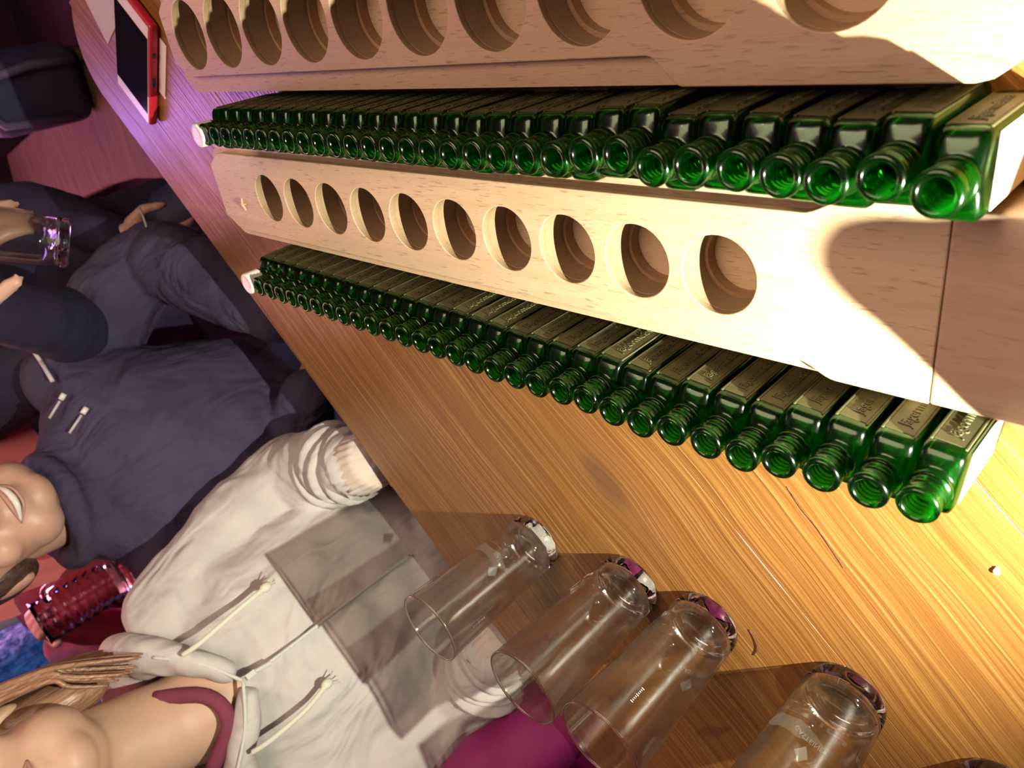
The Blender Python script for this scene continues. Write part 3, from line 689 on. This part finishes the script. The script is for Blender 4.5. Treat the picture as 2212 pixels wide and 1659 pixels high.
limb(bm, [S(0.385, 0.265, 0.225), S(0.336, 0.262, 0.115), S(0.318, 0.240, 0.015), S(0.348, 0.150, -0.012), S(0.388, 0.068, -0.010)], [0.066, 0.062, 0.060, 0.053, 0.041])
limb(bm, [S(0.655, 0.265, 0.225), S(0.706, 0.255, 0.115), S(0.724, 0.230, 0.015), S(0.700, 0.150, -0.014), S(0.674, 0.066, -0.016)], [0.066, 0.062, 0.060, 0.053, 0.041])
hd = fuse('hoodie', bm, M_hood, pb, 0.006, 4, [(0.09, 0.020), (0.035, 0.006)])
# sleeve wrinkles pushed up above the cuffs
for (a, b) in ((S(0.352, 0.140, -0.012), S(0.390, 0.062, -0.010)), (S(0.697, 0.140, -0.014), S(0.672, 0.060, -0.016))):
    bm = bmesh.new(); a = Vector(a); b = Vector(b); ax = (b - a).normalized()
    rings = []; s1 = ax.cross(Vector((0, 0, 1))).normalized(); s2 = s1.cross(ax)
    for i in range(33):
        f = i / 32; r = 0.054 - 0.012 * f + 0.0045 * math.sin(f * 26)
        rings.append([tuple(a + (b - a) * f + (s1 * math.cos(t) + s2 * math.sin(t)) * (r + 0.003 * math.sin(2 * t + f * 9)) + ax * 0.006 * math.sin(t * 2 + f * 5)) for t in [2 * math.pi * k / 24 for k in range(24)]])
    rings_mesh(bm, rings); obj('sleeve_fold', bm, M_hood, pb, smooth=True)
for (a, b) in ((S(0.388, 0.066, -0.010), S(0.398, 0.030, -0.022)), (S(0.674, 0.064, -0.016), S(0.668, 0.030, -0.028))):
    bm = bmesh.new(); a = Vector(a); b = Vector(b); ax = (b - a).normalized(); s1 = ax.cross(Vector((0, 0, 1))).normalized(); s2 = s1.cross(ax)
    rings = [[tuple(a + (b - a) * f + (s1 * math.cos(t) + s2 * math.sin(t)) * ((0.040 - 0.004 * f) + 0.0009 * math.cos(t * 24))) for t in [2 * math.pi * k / 96 for k in range(96)]] for f in (0, 0.33, 0.66, 1.0)]
    rings_mesh(bm, rings); obj('cuff', bm, M_rib, pb, smooth=True)['label'] = 'ribbed tan cuff'
# collar lapels and the hood lying behind the neck
def strip(bm, pts, w, side, th=0.003):
    pts = [Vector(p) for p in pts]; rings = []
    for i, p in enumerate(pts):
        t = (pts[min(i + 1, len(pts) - 1)] - pts[max(i - 1, 0)]).normalized(); ww = w[i] if hasattr(w, '__len__') else w
        sd = Vector(side[i] if hasattr(side[0], '__len__') else side); sd = (sd - t * sd.dot(t)).normalized(); nn = t.cross(sd)
        rings.append([tuple(p + sd * x * ww + nn * y * th) for x, y in ((0, -.5), (1, -.5), (1, .5), (0, .5))])
    rings_mesh(bm, rings)
FRONT = 0.150
bm = bmesh.new()
tube(bm, smooth_path([S(0.505, 0.165, 0.225), S(0.452, 0.185, 0.262), S(0.415, 0.225, 0.290), S(0.405, 0.290, 0.305), S(0.450, 0.350, 0.315), S(0.520, 0.370, 0.318), S(0.590, 0.350, 0.315), S(0.635, 0.290, 0.305), S(0.620, 0.225, 0.288), S(0.575, 0.185, 0.258), S(0.528, 0.165, 0.222)], 5),
     lerp_list([(0.010, 0.016), (0.017, 0.026), (0.024, 0.034), (0.030, 0.040), (0.040, 0.046), (0.044, 0.050), (0.040, 0.046), (0.030, 0.040), (0.024, 0.034), (0.017, 0.026), (0.010, 0.016)], 5), 14)
fuse('hood', bm, M_hood, pb, 0.006, 4, [(0.05, 0.012)])
def zip_line(pts, name='zip'):
    bm = bmesh.new(); P_ = smooth_path(pts, 8); tube(bm, P_, 0.0022, 8)
    for i in range(0, len(P_) - 1):
        for f in (0.0, 0.5):
            q = P_[i].lerp(P_[i + 1], f); ball(bm, tuple(q), (0.0026, 0.0026, 0.0016), sub=1)
    obj(name, bm, M_zip, pb, smooth=True)
zip_line([S(0.517, 0.150, 0.222), S(0.518, 0.146, 0.18), S(0.517, 0.144, 0.12), S(0.516, 0.146, 0.05), S(0.515, 0.150, -0.03)])
zip_line([S(0.515, 0.152, 0.226), S(0.470, 0.158, 0.252), S(0.432, 0.176, 0.286)], 'zip')
zip_line([S(0.519, 0.152, 0.226), S(0.562, 0.158, 0.250), S(0.600, 0.176, 0.284)], 'zip')
bm = bmesh.new(); add_box(bm, S(0.517, 0.142, 0.216), (0.007, 0.005, 0.012), 0.001, math.atan2(U.y, U.x)); tube(bm, [S(0.517, 0.140, 0.210), S(0.520, 0.136, 0.192)], [0.002, 0.003], 8); obj('zip_pull', bm, M_zip, pb)
for pts in ([S(0.452, 0.150, 0.262), S(0.453, 0.138, 0.24), S(0.447, 0.132, 0.19), S(0.443, 0.132, 0.15)], [S(0.588, 0.152, 0.258), S(0.590, 0.138, 0.235), S(0.588, 0.132, 0.19), S(0.580, 0.132, 0.155)]):
    bm = bmesh.new(); P_ = smooth_path(pts, 8); tube(bm, P_, 0.0031, 10); ball(bm, pts[-1], (0.006, 0.006, 0.008), sub=2)
    e = Vector(pts[-1])
    for k in range(5): tube(bm, [e, e + Vector((random.uniform(-.008, .008), random.uniform(-.008, .008), -0.014))], [0.0012, 0.0006], 5)
    obj('drawstring', bm, M_cord, pb, smooth=True)['label'] = 'cream cotton drawstring with a knotted end'
bm = bmesh.new(); tube(bm, smooth_path([S(0.470, 0.205, 0.305), S(0.505, 0.178, 0.262), S(0.545, 0.178, 0.258), S(0.575, 0.205, 0.295)], 5), 0.009, 10); obj('shirt_neckline', bm, M_maroon, pb, smooth=True)
bm = bmesh.new()
for l0 in (0.44, 0.60): limb(bm, [S(l0, 0.33, -0.22), S(l0 + (l0 - 0.52) * 0.5, -0.08, -0.195), S(l0 + (l0 - 0.52) * 0.4, 0.0, FZ + 0.10)], [0.088, 0.072, 0.050])
fuse('trousers', bm, M_maroon, pb, 0.008, 4)
bm = bmesh.new()
for l0 in (0.43, 0.61): limb(bm, [S(l0, 0.04, FZ + 0.045), S(l0, -0.12, FZ + 0.035)], [0.042, 0.034])
fuse('shoe', bm, M_dark, pb, 0.008, 3)

# ---- smiling person in navy
pa = empty('person', S(0.17, 0.42, FZ)); pa['in_world'] = 1; tag(pa, 'smiling seated person in a dark navy zip jacket with small white chest emblems', 'person')
bm = bmesh.new(); hc2 = S(0.155, 0.315, 0.366); hr2 = rotm(0.12, 0.0, 0.06)
def short_hair(hb, P, rot):
    ball(hb, P(0, 0.026, 0.055), (0.082, 0.096, 0.082), rot); ball(hb, P(0, -0.045, 0.105), (0.055, 0.04, 0.03), rot)
    for s in (-1, 1): ball(hb, P(s * 0.062, 0.03, 0.01), (0.025, 0.055, 0.05), rot)
bm = head(pa, hc2, hr2, M_skin2, M_hair2, short_hair, True, body_bm=bm)
tube(bm, [S(0.140, 0.385, 0.19), S(0.148, 0.365, 0.27), S(0.153, 0.335, 0.34)], [(0.075, 0.075), (0.057, 0.057), (0.055, 0.057)], 20)
torso(bm, [(0.20, 0.45, -0.22, 0.14, 0.10), (0.17, 0.41, 0.0, 0.13, 0.085), (0.13, 0.39, 0.14, 0.13, 0.07), (0.14, 0.385, 0.20, 0.07, 0.045)])
limb(bm, [S(-0.045, 0.385, 0.155), S(-0.125, 0.295, -0.03), S(0.12, 0.13, -0.085)], [0.034, 0.030, 0.024]); limb(bm, [S(0.255, 0.40, 0.165), S(0.262, 0.43, -0.01), S(0.22, 0.24, -0.085)], [0.034, 0.030, 0.024])
hand(bm, S(0.12, 0.13, -0.085), U * 0.7 - N * 0.3 - Vector((0, 0, 0.5)), Vector((0, 0, 1)), 1, 1.0, 0.4)
hand(bm, S(0.22, 0.24, -0.085), -U * 0.5 - N * 0.3 - Vector((0, 0, 0.5)), Vector((0, 0, 1)), -1, 1.0, 0.4)
for l0 in (0.10, 0.29): limb(bm, [S(l0, 0.46, -0.23), S(l0, 0.05, -0.20), S(l0, 0.12, FZ + 0.10)], [0.070, 0.055, 0.035])
fuse('body', bm, M_skin2, pa, 0.0055, 5)
bm = bmesh.new()
torso(bm, [(0.20, 0.45, -0.21, 0.185, 0.145), (0.19, 0.43, -0.10, 0.183, 0.140), (0.17, 0.40, 0.0, 0.178, 0.132), (0.14, 0.385, 0.10, 0.182, 0.120), (0.125, 0.385, 0.17, 0.180, 0.105), (0.135, 0.39, 0.215, 0.140, 0.080), (0.150, 0.375, 0.262, 0.082, 0.076)])
limb(bm, [S(-0.035, 0.385, 0.150), S(-0.095, 0.345, 0.06), S(-0.120, 0.290, -0.030), S(-0.01, 0.205, -0.048), S(0.115, 0.135, -0.080)], [0.072, 0.068, 0.066, 0.060, 0.046])
limb(bm, [S(0.262, 0.40, 0.165), S(0.262, 0.43, 0.07), S(0.258, 0.42, -0.015), S(0.245, 0.34, -0.05), S(0.22, 0.245, -0.082)], [0.072, 0.062, 0.056, 0.052, 0.045])
tube(bm, smooth_path([S(0.155 + 0.070 * math.cos(a), 0.362 + 0.070 * math.sin(a), 0.272 + 0.016 * math.sin(a)) for a in [2 * math.pi * k / 12 for k in range(12)]] + [S(0.225, 0.362, 0.272)], 3), 0.020, 10)
fuse('jacket', bm, M_navy, pa, 0.006, 4, [(0.10, 0.022), (0.035, 0.006)])
# emblems on the jacket front: a plant-like mark, two bright zip pulls with cords, tiny hem pull
def mark(name, lines, r, mat, label):
    bm = bmesh.new()
    for l in lines: tube(bm, [Vector(p) for p in l], r, 6)
    obj(name, bm, mat, pa, smooth=True)['label'] = label
M_pale = plain('pale_embroidery', (0.62, 0.56, 0.62), 0.7)
e0_, e1_ = Vector((-0.6605, 1.1487, 0.1860)), Vector((-0.6745, 1.0950, 0.1905))
ev = e1_ - e0_; eu = Vector((0.25, 0.25, -0.92)).cross(ev).normalized() * 0.010
mark('embroidered_emblem', [[e0_, e0_ + ev * 0.45 + eu * 0.2, e1_]] + [[e0_ + ev * f, e0_ + ev * (f - 0.22) + eu * w_] for f, w_ in ((0.05, 1.6), (0.15, 2.0), (0.25, 1.9), (0.38, 1.5), (0.15, -0.8))], 0.0030, M_pale, 'small pale embroidered plant-like emblem')
for q0, q1 in ((Vector((-0.6800, 1.0610, 0.1890)), Vector((-0.7040, 1.0559, 0.2200))), (Vector((-0.6940, 1.0270, 0.1760)), Vector((-0.7150, 1.0181, 0.2110)))):
    mark('pocket_pull', [[q0, q0.lerp(q1, 0.24)]], 0.0042, M_white, 'bright white pocket zip pull')
    mark('pocket_cord', [[q0.lerp(q1, 0.30), q1]], 0.0020, M_pale, 'pale patterned pocket cord')
mark('cuff_zip_pull', [[(-0.5150, 1.1310, -0.0160), (-0.5080, 1.1520, -0.0230), (-0.5040, 1.1760, -0.0300)]], 0.0016, M_zip, 'thin metal zip cord at the elbow')
bm = bmesh.new()
for l0 in (0.10, 0.29): limb(bm, [S(l0, 0.46, -0.22), S(l0, 0.05, -0.195), S(l0, 0.12, FZ + 0.10)], [0.088, 0.072, 0.050])
fuse('trousers', bm, M_jeans, pa, 0.008, 4)
bm = bmesh.new()
for l0 in (0.10, 0.29): limb(bm, [S(l0, 0.16, FZ + 0.045), S(l0, 0.0, FZ + 0.035)], [0.042, 0.034])
fuse('shoe', bm, M_dark, pa, 0.008, 3)

# ------------------------------------------------------------------ other people and things beyond the table
def figure(label, lat, off, zh, zs, skin, cloth, trous, hairm, arms, seated=True, yaw=0.0, vox=0.009, legx=(-0.09, 0.09), knee=0.38):
    r = empty('person', S(lat, off, FZ)); r['in_world'] = 1; tag(r, label, 'person')
    def hf(hb, P, rot):
        ball(hb, P(0, 0.026, 0.055), (0.084, 0.096, 0.084), rot)
        for s in (-1, 1): ball(hb, P(s * 0.062, 0.03, 0.0), (0.026, 0.055, 0.06), rot)
    bm = bmesh.new(); bm = head(r, S(lat, off - 0.03, zs + 0.20), rotm(yaw), skin, hairm, hf, False, body_bm=bm)
    tube(bm, [S(lat, off, zs - 0.06), S(lat, off - 0.01, zs + 0.05), S(lat, off - 0.02, zs + 0.13)], [0.07, 0.056, 0.055], 16)
    torso(bm, [(lat, off, zh, 0.13, 0.09), (lat, off, (zh + zs) / 2, 0.12, 0.08), (lat, off, zs - 0.05, 0.13, 0.07), (lat, off, zs, 0.07, 0.045)])
    lats = (lat + legx[0], lat + legx[1])
    legs = [([S(l, off, zh), S(l, off - knee, zh), S(l, off - knee + 0.04, FZ + 0.10)] if seated else [S(l, off, zh), S(l, off - 0.02, (zh + FZ) / 2), S(l, off, FZ + 0.10)]) for l in lats]
    for p in legs: limb(bm, p, [0.065, 0.05, 0.034])
    for sh, el, wr, hd, up, sd in arms:
        limb(bm, [sh, el, wr], [0.036, 0.032, 0.024]); hand(bm, wr, hd, up, sd, 1.0, 0.45)
    fuse('body', bm, skin, r, 0.006, 4)
    bm = bmesh.new()
    torso(bm, [(lat, off, zh - 0.02, 0.175, 0.13), (lat, off, (zh + zs) / 2, 0.172, 0.12), (lat, off, zs - 0.09, 0.18, 0.105), (lat, off, zs - 0.03, 0.14, 0.08), (lat, off, zs + 0.02, 0.075, 0.062)])
    for sh, el, wr, hd, up, sd in arms: limb(bm, [sh, el, Vector(wr) - (Vector(wr) - Vector(el)).normalized() * 0.01], [0.066, 0.056, 0.040])
    fuse('jacket', bm, cloth, r, vox, 4, [(0.08, 0.02)])
    bm = bmesh.new()
    for p in legs: limb(bm, p, [0.086, 0.068, 0.05])
    fuse('trousers', bm, trous, r, vox, 4)
    bm = bmesh.new()
    for p in legs: q = Vector(p[2]); limb(bm, [q + N * 0.03 - Vector((0, 0, 0.055)), q - N * 0.13 - Vector((0, 0, 0.065))], [0.042, 0.034])
    fuse('shoe', bm, M_dark, r, vox, 3)
    return r
Z = Vector((0, 0, 1))
# held glass and the hand around it, top left
gb, gt = Vector((-0.396, 0.892, 0.152)), Vector((-0.345, 0.939, 0.275)); gd = (gt - gb).normalized()
hg = obj('drinking_glass', TUM, None, None, gb, gd.to_track_quat('Z', 'Y').to_euler()); obj('thick_foot', FOOT, None, hg); obj('rim', RIM, None, hg); tag(hg, 'clear tumbler held up in a hand at the left edge of the photo', 'glass')
wr3 = gb + gd * 0.085 + N * 0.085 + Z * 0.055 + U * 0.010
figure('seated person in a dark violet sleeve holding up a clear tumbler at the left edge', -0.30, 0.62, -0.22, 0.34, M_skin2, M_violet_dark, M_bag, M_hair2,
       [(S(-0.15, 0.60, 0.28), S(-0.075, 0.33, 0.13), tuple(wr3), -N * 1.0 - Z * 0.45 - U * 0.18, Z * 1.0 - N * 0.4, 1),
        (S(-0.47, 0.60, 0.28), S(-0.45, 0.52, 0.05), S(-0.27, 0.42, -0.05), -N * 0.3 + U * 0.7 - Z * 0.5, Z, -1)], True, legx=(0.0, 0.14), knee=0.16)
bench = empty('bench', (-0.9, 2.3, FZ)); tag(bench, 'dim brown wooden bench with a rounded front edge beyond the table', 'bench'); bench['in_world'] = 1
bp = [(-0.44, 1.50), (-0.49, 1.72), (-0.455, 1.92), (-0.48, 2.13), (-0.57, 2.31), (-0.69, 2.42), (-0.79, 2.62), (-1.00, 3.10), (-1.30, 3.25), (-1.18, 2.90), (-0.98, 2.48), (-0.84, 2.16), (-0.76, 1.95), (-0.70, 1.74), (-0.64, 1.50)]
flat_shape('seat', [bp], -0.345, -0.30, M_bench, bench, 0.008)
for q in ((-0.55, 1.6), (-0.62, 2.1), (-1.05, 2.95), (-0.72, 2.05)):
    bm = bmesh.new(); add_box(bm, (q[0], q[1], (-0.345 + FZ) / 2), (0.06, 0.06, -0.345 - FZ), 0.004); obj('leg', bm, M_bench, bench)
bag = empty('bag', (-0.545, 2.09, -0.30)); bag['in_world'] = 1; tag(bag, 'dark navy bag with a lighter strap standing on the bench', 'bag')
bm = bmesh.new(); add_box(bm, (-0.545, 2.09, -0.18), (0.18, 0.11, 0.24), 0.04); obj('body', bm, M_bag, bag, smooth=True)
bm = bmesh.new(); tube(bm, [(-0.545 + dx, 2.09 + dy, z) for dx, dy, z in ((0.06, -0.062, -0.28), (0.065, -0.065, -0.18), (0.05, -0.06, -0.08), (0.0, -0.055, -0.05), (-0.05, -0.06, -0.09), (-0.065, -0.065, -0.24))], 0.010, 8); obj('strap', bm, M_strapbag, bag, smooth=True)
chair = empty('chair', S(0.10, 0.70, FZ)); chair['in_world'] = 1; tag(chair, 'salmon pink vinyl chair back behind the smiling person', 'chair')
bm = bmesh.new(); strip(bm, smooth_path([S(-0.14, 0.60, 0.22), S(0.03, 0.635, 0.20), S(0.13, 0.62, 0.205), S(0.195, 0.585, 0.225)], 5), 0.24, tuple(Z), 0.022); obj('backrest', bm, M_strap, chair, smooth=False)
bm = bmesh.new(); strip(bm, smooth_path([S(-0.16, 0.585, 0.36), S(0.03, 0.615, 0.345), S(0.13, 0.60, 0.35), S(0.20, 0.565, 0.37)], 5), 0.055, tuple(Z), 0.03); obj('top_rail', bm, M_strap, chair)
bm = bmesh.new(); add_box(bm, S(0.03, 0.86, -0.30), (0.42, 0.40, 0.06), 0.015, math.atan2(U.y, U.x)); obj('seat', bm, M_strap, chair)
for l_, o_ in ((-0.14, 0.68), (0.19, 0.68), (-0.14, 1.03), (0.19, 1.03)):
    bm = bmesh.new(); tube(bm, [S(l_, o_, FZ), S(l_, o_, -0.33)], 0.014, 10); obj('leg', bm, M_dark, chair)
for l_ in (-0.12, 0.17):
    bm = bmesh.new(); tube(bm, [S(l_, 0.67, -0.30), S(l_, 0.615, 0.26)], 0.012, 10); obj('back_post', bm, M_dark, chair)
bt = empty('bar_table', (-1.53, 1.50, FZ)); tag(bt, 'small round bar table under the tall glass mug behind the hoodie', 'table')
bm = bmesh.new(); lathe(bm, [(0.080, 0.0), (0.085, 0.004), (0.085, 0.024), (0.080, 0.028)], 40); obj('tabletop', bm, M_bench, bt, (0, 0, 0.867))
bm = bmesh.new(); lathe(bm, [(0.14, 0.0), (0.14, 0.012), (0.03, 0.03), (0.03, 0.867)], 32); obj('pedestal', bm, M_dark, bt)
mug = empty('glass_mug', (-1.50, 1.51, 0.145)); tag(mug, 'tall dimpled clear glass mug glowing pink above the hoodie shoulder', 'mug')
bm = bmesh.new(); prof = [(0.046, 0.0), (0.050, 0.004)]
for k in range(9):
    z = 0.012 + k * 0.0215; prof += [(0.054, z), (0.0505, z + 0.006), (0.0505, z + 0.014)]
prof += [(0.055, 0.208), (0.0525, 0.208), (0.0475, 0.19), (0.0470, 0.03), (0.043, 0.016)]
lathe(bm, prof, 40); obj('body', bm, M_clear, mug, smooth=True)
bm = bmesh.new(); tube(bm, smooth_path([(0.05, 0, 0.17), (0.085, 0, 0.165), (0.095, 0, 0.11), (0.085, 0, 0.055), (0.05, 0, 0.045)], 5), 0.008, 10); obj('handle', bm, M_clear, mug, smooth=True)
figure('person in red lit clothing seated far behind the glass mug', -0.12, 1.72, -0.20, 0.36, M_skin2, M_redcloth, M_violet, M_hair2,
       [(S(0.06, 1.72, 0.31), S(0.17, 1.58, 0.14), S(0.06, 1.42, 0.34), -N + Z * 0.3, Z, 1), (S(-0.30, 1.72, 0.31), S(-0.34, 1.62, 0.10), S(-0.22, 1.48, -0.02), -N, Z, -1)], True)
bm = bmesh.new(); add_box(bm, (0, 0, 0.85), (0.60, 0.22, 1.70), 0.05)
for v in bm.verts: v.co += Vector((random.uniform(-1, 1), random.uniform(-1, 1), random.uniform(-1, 1))) * 0.004
tag(fuse('fur_screen', bm, M_fur, None, 0.012, 0, [(0.02, 0.03), (0.008, 0.02)]), 'tall fluffy blue lit fur covered screen at the far left', 'screen').location = (-2.42, 2.20, FZ)
cab = empty('cabinet', (-2.78, 2.50, FZ), (0, 0, math.atan2(-0.73, -0.68) + math.pi / 2)); tag(cab, 'bright cyan framed cabinet with a grey panel beside the blue fur', 'cabinet')
bm = bmesh.new(); add_box(bm, (0, 0.08, 0.57), (0.30, 0.16, 1.14), 0.006); obj('body', bm, M_grey, cab)
for c_, z_ in (((-0.125, -0.012, 0.99), (0.05, 0.03, 0.30)), ((0.125, -0.012, 0.99), (0.05, 0.03, 0.30)), ((0, -0.012, 1.125), (0.30, 0.03, 0.05)), ((0, -0.012, 0.855), (0.30, 0.03, 0.05))):
    bm = bmesh.new(); add_box(bm, c_, z_, 0.004); obj('frame_bar', bm, M_cyan, cab)
figure('person in magenta and red clothing, barely visible at the bottom edge', 1.02, 0.30, -0.20, 0.30, M_skin, M_magenta, M_redcl, M_hair,
       [(S(0.87, 0.28, 0.24), S(0.80, 0.16, 0.06), S(0.80, 0.07, -0.05), -Z * 0.8 - N * 0.2, -N, 1), (S(1.18, 0.28, 0.24), S(1.22, 0.22, 0.02), S(1.12, 0.08, -0.05), -Z * 0.8 - N * 0.2, -N, -1)], True)
# the long seat the front people share
st = empty('bench', S(0.45, 0.40, FZ)); st['in_world'] = 1; tag(st, 'long dark upholstered bench under the seated people in front', 'bench')
bm = bmesh.new(); add_box(bm, S(0.55, 0.36, -0.335), (1.45, 0.36, 0.09), 0.02, math.atan2(U.y, U.x)); obj('seat_cushion', bm, M_blueseat, st)
bm = bmesh.new(); add_box(bm, S(0.55, 0.38, (-0.38 + FZ) / 2), (1.40, 0.28, -0.38 - FZ), 0.0, math.atan2(U.y, U.x)); obj('base', bm, M_dark, st)
